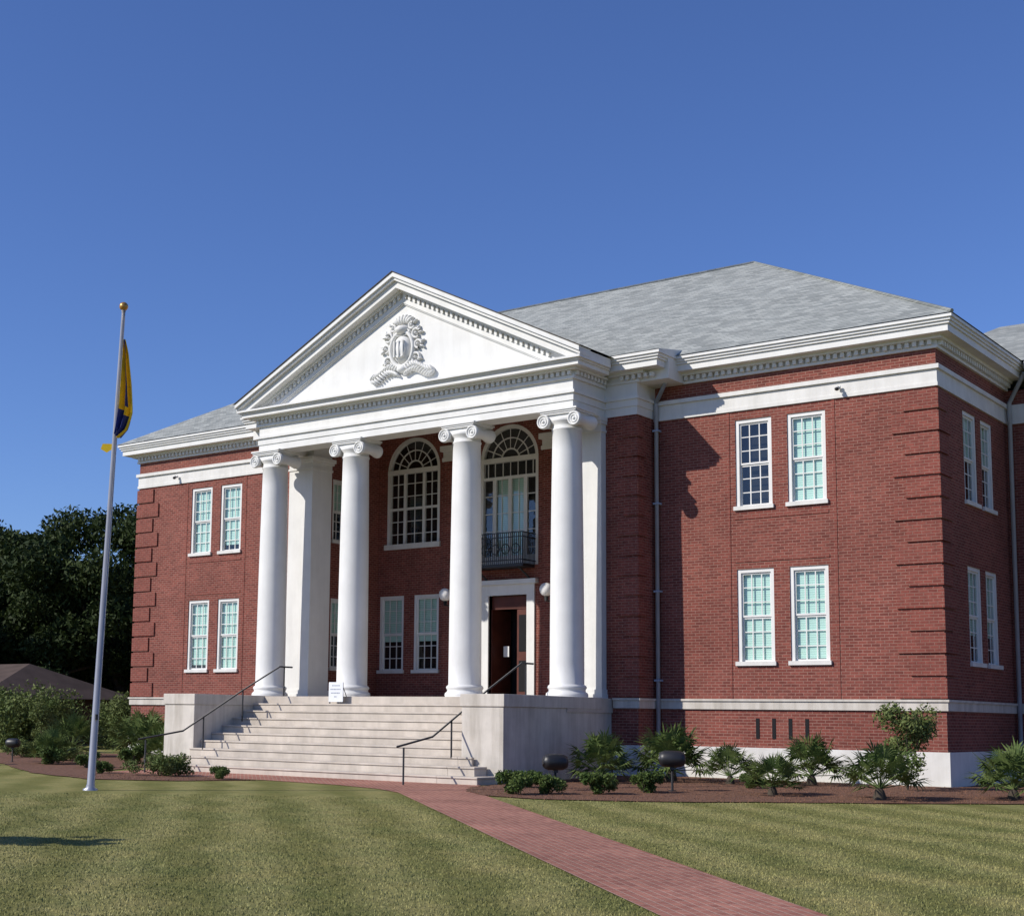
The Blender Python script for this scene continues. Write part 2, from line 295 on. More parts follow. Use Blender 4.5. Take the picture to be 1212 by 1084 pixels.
for s in (1,-1):
    P=PF(s)
    holes=[(a,b,*z) for a,b in WU for z in (ZU,ZL)]
    wall(walls,P,PV,HW,-.6,10.9,holes,BRICK)
    for i,(a,b) in enumerate(WU):
        if s==1: window(P,a,b,*ZU,blind=(0.0,1.0)[i]); window(P,a,b,*ZL,blind=(1,.97)[i])
        else: window(P,a,b,*ZU,blind=(.9,1)[i]); window(P,a,b,*ZL,blind=(1,.93)[i])
    bands(P,PV,HW,0,1); cornice(P,PV+1.0,HW,0,1)
    walls.bp(P,9.30,9.38,2.02,9.9,-.015,.01,BRICKQ);walls.bp(P,12.32,12.40,2.02,9.9,-.015,.01,BRICKQ)
    walls.bp(P,9.50,12.18,5.72,5.80,-.02,.01,BRICKQ);walls.bp(P,9.50,12.18,6.90,6.98,-.02,.01,BRICKQ)
    P=PS(s); yend=6.0 if s==1 else D
    hs=[(2.03,3.16),(3.55,4.59)]
    holes=[(a,b,*z) for a,b in hs for z in (ZU,ZL)]
    wall(walls,P,0,yend,-.6,10.9,holes,BRICK)
    for a,b in hs: window(P,a,b,*ZU,blind=.5); window(P,a,b,*ZL,blind=.7)
    bands(P,0,yend); cornice(P,0,yend)
    for i in range(14):
        z=2.05+i*.562; w=1.15 if i%2==0 else .85
        quo.bp(PF(s),HW-w,HW+.05,z,z+.49,-.05,.0,BRICKQ); quo.bp(PS(s),0.0,w*.8,z,z+.49,-.05,0,BRICKQ)
        w=.62 if i%2==0 else .42
        quo.bp(PPV(s),PV-w,PV+.05,z,z+.49,-.05,0,BRICKQ); quo.bp(PPS(s),YV,YV+w*.7,z,z+.49,-.05,0,BRICKQ)
    wall(walls,PPV(s),5.6,PV,-.6,ZET,[],BRICK); wall(walls,PPS(s),YV,0,-.6,ZET,[],BRICK)
    P=PPV(s)
    for z0,z1,d in ((1.74,1.96,.06),(1.96,2.016,.10),):
        trim.bp(P,W+.25,PV+d,z0,z1,-d,0,LIME); trim.bp(PPS(s),YV,-.1,z0,z1,-d,0,LIME)
    trim.bp(P,W+.25,PV+.07,-.6,.73,-.07,0,WHITE2); trim.bp(PPS(s),YV,-.07,-.6,.73,-.07,0,WHITE2)
    for z0,z1,d in ((ZET,10.22,.02),(10.22,10.42,.05),(10.42,10.50,.10),(10.50,ZEF,.03)):
        trim.bp(P,5.6,PV+d,z0,z1,-d,0,WHITE); trim.bp(PPS(s),YV,-.0,z0,z1,-d,0,WHITE)
    for z0,z1,d in ((10.892,10.97,.08),(10.97,11.10,.05),(11.10,11.18,.22),(11.18,11.36,.48),(11.36,11.43,.53),(11.43,11.50,.575),(11.50,ZC,OV)):
        e=d+ (.42 if d>.3 else d*.5)
        trim.bp(P,W-.2,PV+e,z0,z1,-d,0,WHITE); trim.bp(PPS(s),YV,0,z0,z1,-e,0,WHITE)
    for i in range(6): u=W+.62+i*.19; trim.bp(P,u-.05,u+.05,10.975,11.095,-.17,-.05,WHITE)
    for i in range(5): u=YV+.1+i*.19; trim.bp(PPS(s),u-.05,u+.05,10.975,11.095,-.17,-.05,WHITE)
    trim.bp(P,5.6,PV+1.0,ZEF,11.5,.0,1.0,WHITE)
    h=[(.45,1.35,7.3,9.5),(.45,1.35,2.95,5.4)]
    wall(walls,PRS(s),YV,YB,FL,11.25,h,BRICK)
    for q in h: window(PRS(s),*q,blind=.5)
    a0,a1=(5.0,6.039)
    trim.bp(PPV(s),a0,a1,FL+.25,9.55,-.26,.72,WHITE); trim.bp(PPV(s),a0-.07,a1+.05,FL,FL+.12,-.33,.79,WHITE); trim.bp(PPV(s),a0-.035,a1+.03,FL+.12,FL+.25,-.295,.755,WHITE)
    trim.bp(PPV(s),a0-.03,a1+.03,9.55,9.62,-.29,.75,WHITE);trim.bp(PPV(s),a0-.005,a1+.005,9.62,9.78,-.265,.725,WHITE);trim.bp(PPV(s),a0-.06,a1+.045,9.78,9.86,-.32,.78,WHITE);trim.bp(PPV(s),a0-.10,a1+.06,9.86,ZET,-.36,.82,WHITE)
    trim.bp(PPV(s),a0,5.6,ZET,11.24,-.2,.72,WHITE)
for i in range(4): inner.bp(PF(1),HW-5.03+i*.46,HW-4.93+i*.46,.97,1.51,-.012,.01,DARKI)
walls.face([(2*X0,D,-.6),(0,D,-.6),(0,D,11),(2*X0,D,11)],BRICK)
AR=1.169;AC=4.045;ZS=10.02
holes=[(-AR,AR,6.42,11.2),(-.76,.76,FL,5.45)]
for s in (-1,1):
    holes+=[(s*AC-AR,s*AC+AR,7.35,11.2),tuple(sorted((s*2.87,s*3.95)))+(2.93,5.62),tuple(sorted((s*4.40,s*5.48)))+(2.93,5.62)]
wall(walls,PB,-5.6,5.6,FL,11.25,holes,BRICK,.35)
arch(PB,0,AR,ZS,6.42,walls,11.2,True)
for s in (-1,1):
    arch(PB,s*AC,AR,ZS,7.35,walls,11.2)
    window(PB,*sorted((s*2.87,s*3.95)),2.93,5.62,blind=.6); window(PB,*sorted((s*4.40,s*5.48)),2.93,5.62,blind=.6)
    walls.bp(PB,s*1.42,s*2.62,FL,10.15,-.14,0,BRICK)
    trim.bp(PB,s*1.38,s*2.66,10.15,10.28,-.18,0,WHITE);trim.bp(PB,s*1.41,s*2.63,10.28,10.5,-.15,0,WHITE);trim.bp(PB,s*1.33,s*2.71,10.5,10.68,-.25,0,WHITE)
    trim.bp(PB,s*.76,s*1.06,FL,5.45,-.06,.3,WHITE)
trim.bp(PB,-1.06,1.06,5.45,5.8,-.06,.3,WHITE);trim.bp(PB,-1.18,1.18,5.8,5.95,-.18,.1,WHITE)
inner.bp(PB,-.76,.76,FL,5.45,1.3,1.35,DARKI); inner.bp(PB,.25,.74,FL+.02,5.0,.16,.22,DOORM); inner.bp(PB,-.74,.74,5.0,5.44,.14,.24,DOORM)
inner.bp(PB,-.745,-.70,FL,5.0,.1,1.2,DOORM); inner.bp(PB,.33,.66,2.3,3.3,.145,.16,DARKI);inner.bp(PB,.33,.66,3.6,4.8,.145,.16,DARKI)
trim.bp(PB,-.52,-.30,3.45,3.8,.5,.51,WHITE)
fl=MB(); fl.box(X0-6.24,X0+6.24,-3.4,YB-.0,1.6,FL,STEPM); fl.box(X0-6.2,X0+6.2,-3.3,YV-.01,-.6,1.6,LIME); fl.obj('porch_floor',bld)
trim.box(X0-5.6,X0+5.6,-2.05,YB,11.25,11.35,WHITE)
def ring(p,z0,z1,back=YV,mb=trim):
    mb.box(X0-W-p,X0+W+p,YE-p,YE+.01,z0,z1,WHITE)
    for s in (1,-1): mb.box(X0+s*(W-.01),X0+s*(W+p),YE+.01,back,z0,z1,WHITE)
trim.box(X0-W,X0+W,YE,-2.05,ZET,11.28,WHITE)
for s in (1,-1): trim.box(X0+s*5.3,X0+s*W,-2.05,YV-.03,ZET,11.28,WHITE)
ring(.03,10.20,10.40,YV-.05);ring(.09,10.40,10.48,YV-.1);ring(.08,10.80,10.89,YV-.1)
ring(.05,10.89,11.02,YV-.1);ring(.22,11.02,11.08,YV-.23);ring(.42,11.08,11.20,YV-.5);ring(.47,11.20,11.25,YV-.55);ring(.545,11.25,11.31,YV-OV)
for s in (1,-1): trim.box(X0+s*5.3,X0+s*(W+.545),YE-.02,YV-OV,11.31,11.50,WHITE)
n=66
for i in range(n):
    x=X0-W-.05+(2*W+.1)*(i+.5)/n; trim.box(x-.05,x+.05,YE-.15,YE-.04,10.90,11.015,WHITE)
for s in (1,-1):
    for i in range(9): y=YE+.05+i*.185; trim.box(X0+s*(W+.04),X0+s*(W+.15),y-.05,y+.05,10.90,11.015,WHITE)
trim.face([(X0-6.2,YE,11.3),(X0+6.2,YE,11.3),(X0,YE,14.35)],WHITE)
def rake(t0,t1,yf,mat_=WHITE,xm=6.60):
    for s in (1,-1):
        pts=[(0,ZAP-t0)]
        xa=min(xm,(ZAP-t0-11.312)/SL); xb=min(xm,(ZAP-t1-11.312)/SL)
        pts.append((xa,ZAP-t0-SL*xa)); pts.append((xb,ZAP-t1-SL*xb)); pts.append((0,ZAP-t1))
        A=[(X0+s*x,yf,z) for x,z in pts];B=[(X0+s*x,YE+.005,z) for x,z in pts]
        trim.face(A,mat_)
        for i in range(4): j=(i+1)%4; trim.face([A[i],A[j],B[j],B[i]],mat_)
rake(0,.14,YK-.02);rake(.14,.23,YK+.05);rake(.23,.45,YK+.16);rake(.45,.53,YE-.20);rake(.53,.68,YE-.06);rake(.68,.84,YE-.09);rake(.84,.88,YE-.05)
for s in (1,-1):
    for i in range(30):
        x=.12+i*.178; z=ZAP-SL*x
        A=[(X0+s*(x-.045),z-.54+SL*.045),(X0+s*(x+.045),z-.54-SL*.045),(X0+s*(x+.045),z-.67-SL*.045),(X0+s*(x-.045),z-.67+SL*.045)]
        if z-.7<11.35: continue
        F=[(a,YE-.15,b) for a,b in A];Bk=[(a,YE-.05,b) for a,b in A]; trim.face(F,WHITE)
        for k in range(4): j=(k+1)%4; trim.face([F[k],F[j],Bk[j],Bk[k]],WHITE)
# roofs
rf=MB()
e=OV+.03;ze=ZC+.012;R=8.935;ZR=17.19
c=[(-2*HW-e,-e,ze),(e,-e,ze),(e,D+e,ze),(-2*HW-e,D+e,ze)];r0=(-2*HW+R,R,ZR);r1=(-R,R,ZR)
rf.face([c[0],c[1],r1,r0],SHING);rf.face([c[1],c[2],r1],SHING);rf.face([c[2],c[3],r0,r1],SHING);rf.face([c[3],c[0],r0],SHING)
for s in (1,-1):
    A=(X0,YK-.05,ZAP+.03);B=(X0,5.2,ZAP+.03);C=(X0+s*6.66,5.2,ZAP+.03-SL*6.66);E=(X0+s*6.66,YK-.05,ZAP+.03-SL*6.66)
    rf.face([A,B,C,E],SHING)
    F=lambda p,dz:(p[0],p[1],p[2]+dz)
    rf.face([A,E,F(E,-.028),F(A,-.028)],SHEDGE)
    xa,xb=X0+s*6.4,X0+s*(PV+1.04); y0_,z0_=-.25,11.83
    rf.face([(xa,YV-OV-.02,ZC+.01),(xb,YV-OV-.02,ZC+.01),(xb,y0_,z0_),(xa,y0_,z0_)],SHING)
    rf.face([(xb,YV-OV-.02,ZC+.01),(xb,y0_,z0_),(xb,y0_,ZC-.02)],WHITE)
rf.face([(-4,5.35,ze),(7.0,5.35,ze),(4.5,14,14.98),(-2.3,14,14.98)],SHING); rf.face([(7.0,5.35,ze),(7.0,22.6,ze),(4.5,14,14.98)],SHING)
rf.face([(-4,5.35,ze),(-4,22.6,ze),(-2.3,14,14.98)],SHING); rf.face([(-4,22.6,ze),(7.0,22.6,ze),(4.5,14,14.98),(-2.3,14,14.98)],SHING)
rf.tube((r0[0],r0[1],r0[2]),(r1[0],r1[1],r1[2]),.06,.06,SHING,6)
rf.tube(r1,(e,-e,ze+.02),.05,.05,SHING,6)
rf.obj('roof',bld)
hs=[(1.6,2.7,*ZU),(1.6,2.7,*ZL),(3.6,4.7,*ZU),(3.6,4.7,*ZL)]
wall(walls,PR,0,6.4,-.6,10.9,hs,BRICK)
for h in hs: window(PR,*h,blind=.6)
for z0,z1,d,m in ((9.92,10.474,.06,WHITE2),(1.74,2.016,.08,LIME),(-.6,.73,.06,WHITE2),(10.89,11.10,.1,WHITE),(11.10,11.36,.45,WHITE),(11.36,ZC,.6,WHITE)): trim.bp(PR,.7 if z0>10.5 else .11,6.4+d,z0,z1,-d,0,m)
walls.face([(6.4,6,-.6),(6.4,22,-.6),(6.4,22,11),(6.4,6,11)],BRICK)
for z0,z1,d,m in ((9.92,10.474,.06,WHITE2),(1.74,2.016,.08,LIME),(-.6,.73,.06,WHITE2),(10.89,11.36,.3,WHITE),(11.36,ZC,.6,WHITE)): trim.box(6.4,6.4+d,6,22,z0,z1,m)
walls.obj('brick_walls',bld);quo.obj('brick_quoins',bld);trim.obj('white_trim_and_cornices',bld);frames.obj('window_frames',bld);glass.obj('window_panes',bld);inner.obj('blinds_and_interior',bld)
# pediment crest
cr=MB();cx,cy=X0,YE
cr.ell((cx,cy,12.52),.36,.16,.46,WHITE);cr.torus((cx,cy-.03,12.52),.46,.07,WHITE,sx=.95,sz=1.2)
for a in (-.16,0,.16): cr.box(cx+a-.02,cx+a+.02,cy-.17,cy-.1,12.25,12.75,WHITE)
cr.torus((cx,cy-.12,12.50),.2,.03,WHITE,sz=1.3)
cr.ell((cx,cy-.02,13.12),.24,.17,.16,WHITE);cr.torus((cx,cy-.04,13.03),.30,.05,WHITE,sz=.35)
for i in range(7):
    a=(i-3)*.32; cr.ell((cx+math.sin(a)*.34,cy-.03,13.3+math.cos(a)*.16),.07,.07,.15,WHITE,8,Matrix.Rotation(a,4,'Y'))
for s in (1,-1):
    for (dx,dz,R_,a0_) in ((.54,12.95,.14,.6),(.62,12.6,.12,0),(.53,12.2,.14,-.8),(.36,13.22,.10,1.2),(.34,11.98,.11,-1.2)):
        cr.torus((cx+s*dx,cy-.03,dz),R_,.045,WHITE,a0=a0_ if s>0 else math.pi-a0_,a1=(a0_+4.8) if s>0 else math.pi-a0_-4.8); cr.ell((cx+s*dx,cy-.04,dz),.05,.06,.05,WHITE,8)
        for q in (-.5,.5):
            cr.ell((cx+s*(dx+.16*math.cos(q+a0_)),cy-.03,dz+.16*math.sin(q+a0_)),.10,.05,.035,WHITE,8,Matrix.Rotation(-(q+a0_) if s>0 else (q+a0_),4,'Y'))
    for i in range(11):
        t=i/10; px=cx+s*(.2+t*.95); pz=11.86+.10*math.sin(t*5)-.06*t
        for q in (-1,1):
            M=Matrix.Rotation(-s*(math.pi/2)+s*q*.75+s*.1,4,'Y'); cr.ell((px,cy-.05,pz+q*.075),.045,.06,.145,WHITE,8,M)
cr.ell((cx,cy-.03,11.9),.2,.1,.12,WHITE)
o=cr.obj('pediment_crest',bld); o.scale=(1,1.7,1); o.location=(0,cy*(1-1.7),0)
# columns
def column(x):
    m=MB();pr=[(.56,0),(.585,.05),(.57,.12),(.52,.15),(.505,.20),(.525,.235),(.545,.27),(.525,.32),(.49,.34)]
    H=7.62
    for i in range(13):
        t=i/12; pr.append((.475-.065*(t**1.8),.36+(H-.36-.22)*t))
    pr+=[(.43,H-.2),(.43,H-.16),(.41,H-.15),(.41,H-.04),(.47,H+.02),(.5,H+.10)]
    m.lathe((x,YC,FL),pr,WHITE,40)
    zc=FL+H+.02
    m.box(x-.52,x+.52,YC-.42,YC+.42,zc+.06,zc+.24,WHITE)
    for s in (1,-1):
        M=Matrix.Rotation(math.pi/2,4,'X')
        m.lathe((x+s*.50,YC+.46,zc+.02),[(.205,0),(.205,.06),(.15,.25),(.13,.46),(.15,.67),(.205,.86),(.205,.92)],WHITE,24,M)
        for yy in (YC-.465,YC+.465):
            m.torus((x+s*.50,yy,zc+.02),.175,.028,WHITE,n=24); m.torus((x+s*.50,yy,zc+.02),.10,.022,WHITE,n=18); m.ell((x+s*.50,yy,zc+.02),.045,.04,.045,WHITE,10)
    m.box(x-.5,x+.5,YC-.475,YC+.475,zc+.19,zc+.235,WHITE)
    m.box(x-.58,x+.58,YC-.50,YC+.50,zc+.24,zc+.29,WHITE);m.box(x-.62,x+.62,YC-.53,YC+.53,zc+.29,ZET+.001,WHITE)
    m.obj('ionic_column',bld)
for dx in (-5.614,-2.148,2.148,5.614): column(X0+dx)
# balcony
b=MB();y0=YB-.78;bx=1.08
b.box(X0-bx,X0+bx,y0,YB-.07,6.30,6.40,IRON)
for z in (6.50,7.25,7.40):
    b.box(X0-bx,X0+bx,y0,y0+.03,z,z+.03,IRON)
    for s in (1,-1): b.box(X0+s*bx,X0+s*(bx-.03),y0+.03,YB,z,z+.03,IRON)
k=27
for i in range(k+1):
    x=X0-bx+.015+(2*bx-.03)*i/k; b.box(x-.009,x+.009,y0+.005,y0+.023,6.4,7.42,IRON)
for s in (1,-1):
    for i in range(10): y=y0+.05+i*.075; b.box(X0+s*(bx-.005),X0+s*(bx-.023),y-.009,y+.009,6.4,7.42,IRON)
    b.tube((X0+s*.85,YB-.03,5.98),(X0+s*.85,y0+.1,6.3),.035,.035,IRON)
for i in range(5): b.torus((X0-.8+i*.4,y0+.014,6.88),.16,.014,IRON)
b.obj('iron_balcony',bld)
d=MB()
def pipe(pts,r=.06):
    for p,q in zip(pts,pts[1:]): d.tube(p,q,r,r,GRAYP)
    for p in pts: d.ell(p,r,r,r,GRAYP,10)
x=X0+PV+.13
pipe([(x+.55,-.66,11.3),(x+.5,-.5,10.9),(x,-.13,10.45),(x,-.13,.15),(x+.08,-.35,.02)])
pipe([(.6,5.75,11.3),(.16,5.8,10.5),(.13,5.8,.1)])
for z in (2.5,5,7.5,9.6): d.box(x-.09,x+.09,-.2,0,z,z+.05,GRAYP)
d.obj('downspouts',bld)
sc=MB()
for x in (-2.5,2*X0+2.2):
    sc.box(x-.05,x+.05,-.14,-.09,10.14,10.22,WHITE);sc.box(x-.03,x+.03,-.26,-.14,10.16,10.20,WHITE);sc.ell((x,-.24,10.12),.06,.07,.05,IRON,10)
sc.obj('security_cameras',bld)
# steps + piers
st=MB();TR=.44
for k in range(1,10):
    z=FL-.225*k;ya=-3.4-TR*k;yb=ya+TR
    st.box(X0-4.92,X0+4.92,ya,yb+.0,-.6,z-.05,STEPM); st.box(X0-4.92,X0+4.92,ya-.03,yb-.031,z-.048,z,STEPM)
    if k>=7:
        ex={7:5.35,8:5.75,9:6.15}[k]
        st.box(X0+4.921,X0+ex,ya-.001,-6.40,-.6,z-.05,STEPM); st.box(X0+4.921,X0+ex+.02,ya-.031,-6.401+.0005*k,z-.049,z-.001,STEPM)
o=st.obj('entrance_steps',bld); bv=o.modifiers.new('b','BEVEL'); bv.width=.008; bv.segments=1
pr=MB()
for s in (1,-1):
    pr.box(X0+s*4.921,X0+s*6.21,-6.34,-1.62,-.6,1.70,LIME); pr.box(X0+s*4.89,X0+s*6.25,-6.375,-1.60,1.70,FL+.015,LIME); pr.box(X0+s*4.90,X0+s*6.23,-6.36,-1.62,-.6,.0,LIME)
o=pr.obj('step_piers',bld); bv=o.modifiers.new('b','BEVEL'); bv.width=.012; bv.segments=2
def handrail(x,yb):
    m=MB();top=.92
    P_=lambda y:(max(G,min(FL,FL-.225*((-3.4-y)/TR))) if y<-3.4 else FL)
    ys=[-3.1,-4.9,-6.5,yb]
    for y in ys: m.tube((x,y,P_(y)-.02),(x,y,P_(y)+top),.024,.024,IRON,8)
    prof=[(-2.75,FL+top),(-3.3,FL+top)]+[(y,P_(y)+top) for y in (-4.9,-6.5,-7.3)]+[(yb-.25,G+top+.02)]
    for (a,za),(b_,zb) in zip(prof,prof[1:]): m.tube((x,a,za),(x,b_,zb),.026,.026,IRON,8)
    for y,z in prof: m.ell((x,y,z),.028,.028,.028,IRON,8)
    m.obj('handrail')
handrail(X0-4.35,-8.7);handrail(X0+4.72,-8.45)
for s in (1,-1):
    m=MB();x=X0+s*2.0
    m.box(x-.06,x+.06,YB-.17,YB-.14,4.95,5.35,IRON);m.tube((x,YB-.16,5.1),(x,YB-.8,5.15),.022,.022,IRON,8);m.tube((x,YB-.8,5.12),(x,YB-.8,5.3),.05,.07,IRON,10)
    m.ell((x,YB-.8,5.49),.22,.22,.22,GLOBE,20); m.obj('globe_wall_lamp')
m=MB();SIGN=mat('notice_paper',(.72,.74,.76),.6,.05);TXT=mat('notice_lettering',(.30,.33,.40),.7,.1)
sx,sy=-16.80,-3.62
m.box(sx-.28,sx+.28,sy,sy+.02,FL+.06-.225,FL+.42,SIGN)
for i,(w_) in enumerate((.3,.42,.38,.12)):
    q=sx-w_/2
    while q<sx+w_/2-.02:
        lw=random.uniform(.03,.05); m.box(q,q+lw,sy-.003,sy,FL+.30-i*.11,FL+.335-i*.11,TXT); q+=lw+.018
for s in (1,-1): m.box(sx+s*.24,sx+s*.27,sy+.02,sy+.04,FL-.22,FL+.40,IRON); m.tube((sx+s*.25,sy+.03,FL+.3),(sx+s*.25,sy+.2,FL),.012,.012,IRON,6)
m.obj('notice_sign')
# ------------------------------------------------------------------ flagpole
fx,fy=-13.04,-15.85; fp=empty('flagpole',(fx,fy,G)); H=10.55; lean=Vector((.24,.19,H))
m=MB();m.tube((0,0,-.05),lean,.085,.042,POLE,16);m.lathe((0,0,0),[(.16,0),(.16,.03),(.1,.06),(.09,.12)],POLE,20);m.obj('pole',fp)
m=MB();m.ell(tuple(lean+Vector((0,0,.12))),.1,.1,.1,BALL,16);m.tube(lean,lean+Vector((0,0,.06)),.05,.05,POLE);m.box(.06,.12,-.03,.03,1.5,1.62,IRON);m.tube((.1,0,1.5),tuple(lean*.99+Vector((.06,0,0))),.006,.006,POLE,5);m.obj('finial_and_halyard',fp)
fl=MB();nu,nv=26,22
Rv=Vector((.784,.62,0));Dv=Vector((-.62,.784,0))
grid=[]
def ip(x,xs,ys): return float(np.interp(x,xs,ys))
for j in range(nv+1):
    v=j/nv; row=[]
    zt=9.92-v*2.15; wid=ip(v,[0,.12,.45,.72,.9,1],[.05,.14,.28,.36,.27,.06])
    for i in range(nu+1):
        u=i/nu; ph=u*math.pi*5
        px=wid*(u)+.035*math.sin(ph+v*3)*(.3+v); py=.10*math.sin(ph+1+v*2)*(.4+v*.6)
        base=lean*(zt/H); p=base+Rv*(px+.03)+Dv*py+Vector((0,0,-.35*u*v+.25*v*v*u))
        row.append(p)
    grid.append(row)
for j in range(nv):
    for i in range(nu):
        u=i/nu;v=j/nv
        blue=(.50<u<.62 and v<.66) or (v>.66+.15*u and u<.85) 
        fl.face([grid[j][i],grid[j][i+1],grid[j+1][i+1],grid[j+1][i]],BLU if blue else YEL,True)
base=lean*(7.55/H)
fl.face([base+Rv*-.05,base+Rv*-.26+Vector((0,0,-.0)),base+Rv*-.30+Vector((0,0,-.12)),base+Rv*-.16+Vector((0,0,-.2)),base+Rv*-.04+Vector((0,0,-.12))],YEL)
fl.obj('flag',fp)
# ------------------------------------------------------------------ ground
gm=MB()
for a,b_ in zip([-400,-60,-9,-7,-5,-3,-1,40],[-60,-9,-7,-5,-3,-1,40,900]):
    gm.face([(-700,a,hz(a)),(500,a,hz(a)),(500,b_,hz(b_)),(-700,b_,hz(b_))],LAWN)
gm.obj('lawn')
def sheet(name,pts,dz,m):
    bm=bmesh.new(); bm.faces.new([bm.verts.new((x,y,0)) for x,y in pts]); bmesh.ops.triangulate(bm,faces=bm.faces[:])
    for y in (-9,-7,-5,-3,-1): bmesh.ops.bisect_plane(bm,geom=bm.verts[:]+bm.edges[:]+bm.faces[:],plane_co=(0,y,0),plane_no=(0,1,0))
    for v in bm.verts: v.co.z=hz(v.co.y)+dz
    bmesh.ops.recalc_face_normals(bm,faces=bm.faces[:])
    me=bpy.data.meshes.new(name); bm.to_mesh(me); bm.free(); me.materials.append(m); o=bpy.data.objects.new(name,me); COL.objects.link(o); return o
def rough(pts,step=.35,amp=.07):
    out=[]
    for (x1,y1),(x2,y2) in zip(pts,pts[1:]+pts[:1]):
        n=max(1,int(math.hypot(x2-x1,y2-y1)/step))
        for i in range(n):
            t=i/n; out.append((x1+(x2-x1)*t+random.uniform(-amp,amp),y1+(y2-y1)*t+random.uniform(-amp,amp)))
    return out
path=[(-20.6,-7.2),(-8.9,-7.2),(-8.03,-8.92),(4.9,-22.23),(13.5,-31.1),(11.6,-31.0),(3.85,-23.32),(-7.2,-12.3),(-8.3,-11.2),(-9.6,-10.3),(-11.5,-9.6),(-14,-9.25),(-20.6,-9.1)]
sheet('brick_walkway',path,.012,PAVE)
bedR=[(-8.6,-8.2),(-7.6,-9.6),(-6.4,-10.7),(-4.83,-10.9),(-3,-9.9),(-1.23,-8.3),(1,-6.8),(3.08,-5.2),(6,-3.2),(9,-1),(9,5.9),(.2,5.7),(.2,-.2),(-8.6,-.2)]
bedL=[(-14.2,-9.4),(-15.2,-11.5),(-17,-12.6),(-21,-11.4),(-27,-8),(-33,-5),(-36,0),(-21.6,-.2),(-21.6,-7.0),(-20.9,-9.3)]
sheet('mulch_bed',rough(bedR),.02,MULCH);sheet('mulch_bed',rough(bedL),.02,MULCH)
def inpoly(x,y,poly):
    c=np.zeros(len(x),bool);n=len(poly)
    for i in range(n):
        x1,y1=poly[i];x2,y2=poly[(i+1)%n]
        k=((y1>y)!=(y2>y)); xi=(x2-x1)*(y-y1)/((y2-y1) or 1e-9)+x1; c^=k&(x<xi)
    return c
CAMP=np.array([11.621,-36.148])
def blades(name,n,xr,yr,h0,h1,w,m,excl,incl=None,maxd=30):
    x=rng.uniform(*xr,n);y=rng.uniform(*yr,n)
    dx=x-CAMP[0];dy=y-CAMP[1];z=-.6204*dx+.784*dy;xx=.784*dx+.62*dy
    k=(z>7)&(z<maxd)&(xx/np.maximum(z,1)>-.42)&(xx/np.maximum(z,1)<.56)
    k&=rng.random(n)<np.clip(1.25-z/maxd,0,1)
    for p in excl: k&=~inpoly(x,y,p)
    if incl:
        q=np.zeros(n,bool)
        for p in incl:q|=inpoly(x,y,p)
        k&=q
    x=x[k];y=y[k];n=len(x);zz=np.array([hz(v) for v in y]);a=rng.uniform(0,6.28,n);h=rng.uniform(h0,h1,n);l=rng.uniform(0,.9,n);b=rng.uniform(0,6.28,n)
    V=np.zeros((n,3,3));V[:,0]=np.stack([x-w*np.cos(a),y-w*np.sin(a),zz],1);V[:,1]=np.stack([x+w*np.cos(a),y+w*np.sin(a),zz],1);V[:,2]=np.stack([x+h*l*np.cos(b),y+h*l*np.sin(b),zz+h],1)
    me=bpy.data.meshes.new(name);me.vertices.add(3*n);me.vertices.foreach_set('co',V.ravel());me.loops.add(3*n);me.loops.foreach_set('vertex_index',np.arange(3*n,dtype=np.int32))
    me.polygons.add(n);me.polygons.foreach_set('loop_start',np.arange(0,3*n,3,dtype=np.int32));me.update(calc_edges=True);me.materials.append(m)
    o=bpy.data.objects.new(name,me);COL.objects.link(o)
blades('grass',550000,(-16,14),(-30,-7),.010,.028,.006,BLADE,[path,bedR,bedL])
STRAW=mat('pine_straw',(.26,.13,.075),.9,.5,6,c2=(.10,.05,.03))
blades('pine_straw',90000,(-19,9),(-12,0),.01,.05,.014,STRAW,[],[bedR,bedL],60)
# ------------------------------------------------------------------ vegetation
def leafmesh(centres,radii,n,size,seed=0,flat=.7):
    r=np.random.default_rng(seed);c=np.array(centres);R=np.array(radii)
    w=R**2;w=w/w.sum();k=r.choice(len(c),n,p=w)
    d=r.normal(size=(n,3));d/=np.linalg.norm(d,axis=1)[:,None]
    rad=R[k]*(r.random(n)**.35)*r.uniform(.75,1.12,n)
    p=c[k]+d*rad[:,None]*np.array([1,1,flat])
    nrm=d*.6+r.normal(size=(n,3))*.7;nrm/=np.linalg.norm(nrm,axis=1)[:,None]
    t=np.cross(nrm,r.normal(size=(n,3)));t/=np.linalg.norm(t,axis=1)[:,None];b=np.cross(nrm,t)
    s=size*r.uniform(.6,1.3,n)[:,None]
    V=np.stack([p-t*s,p+b*s*.45,p+t*s,p-b*s*.45],1).reshape(-1,3)
    return V,[(4*i,4*i+1,4*i+2,4*i+3) for i in range(n)]
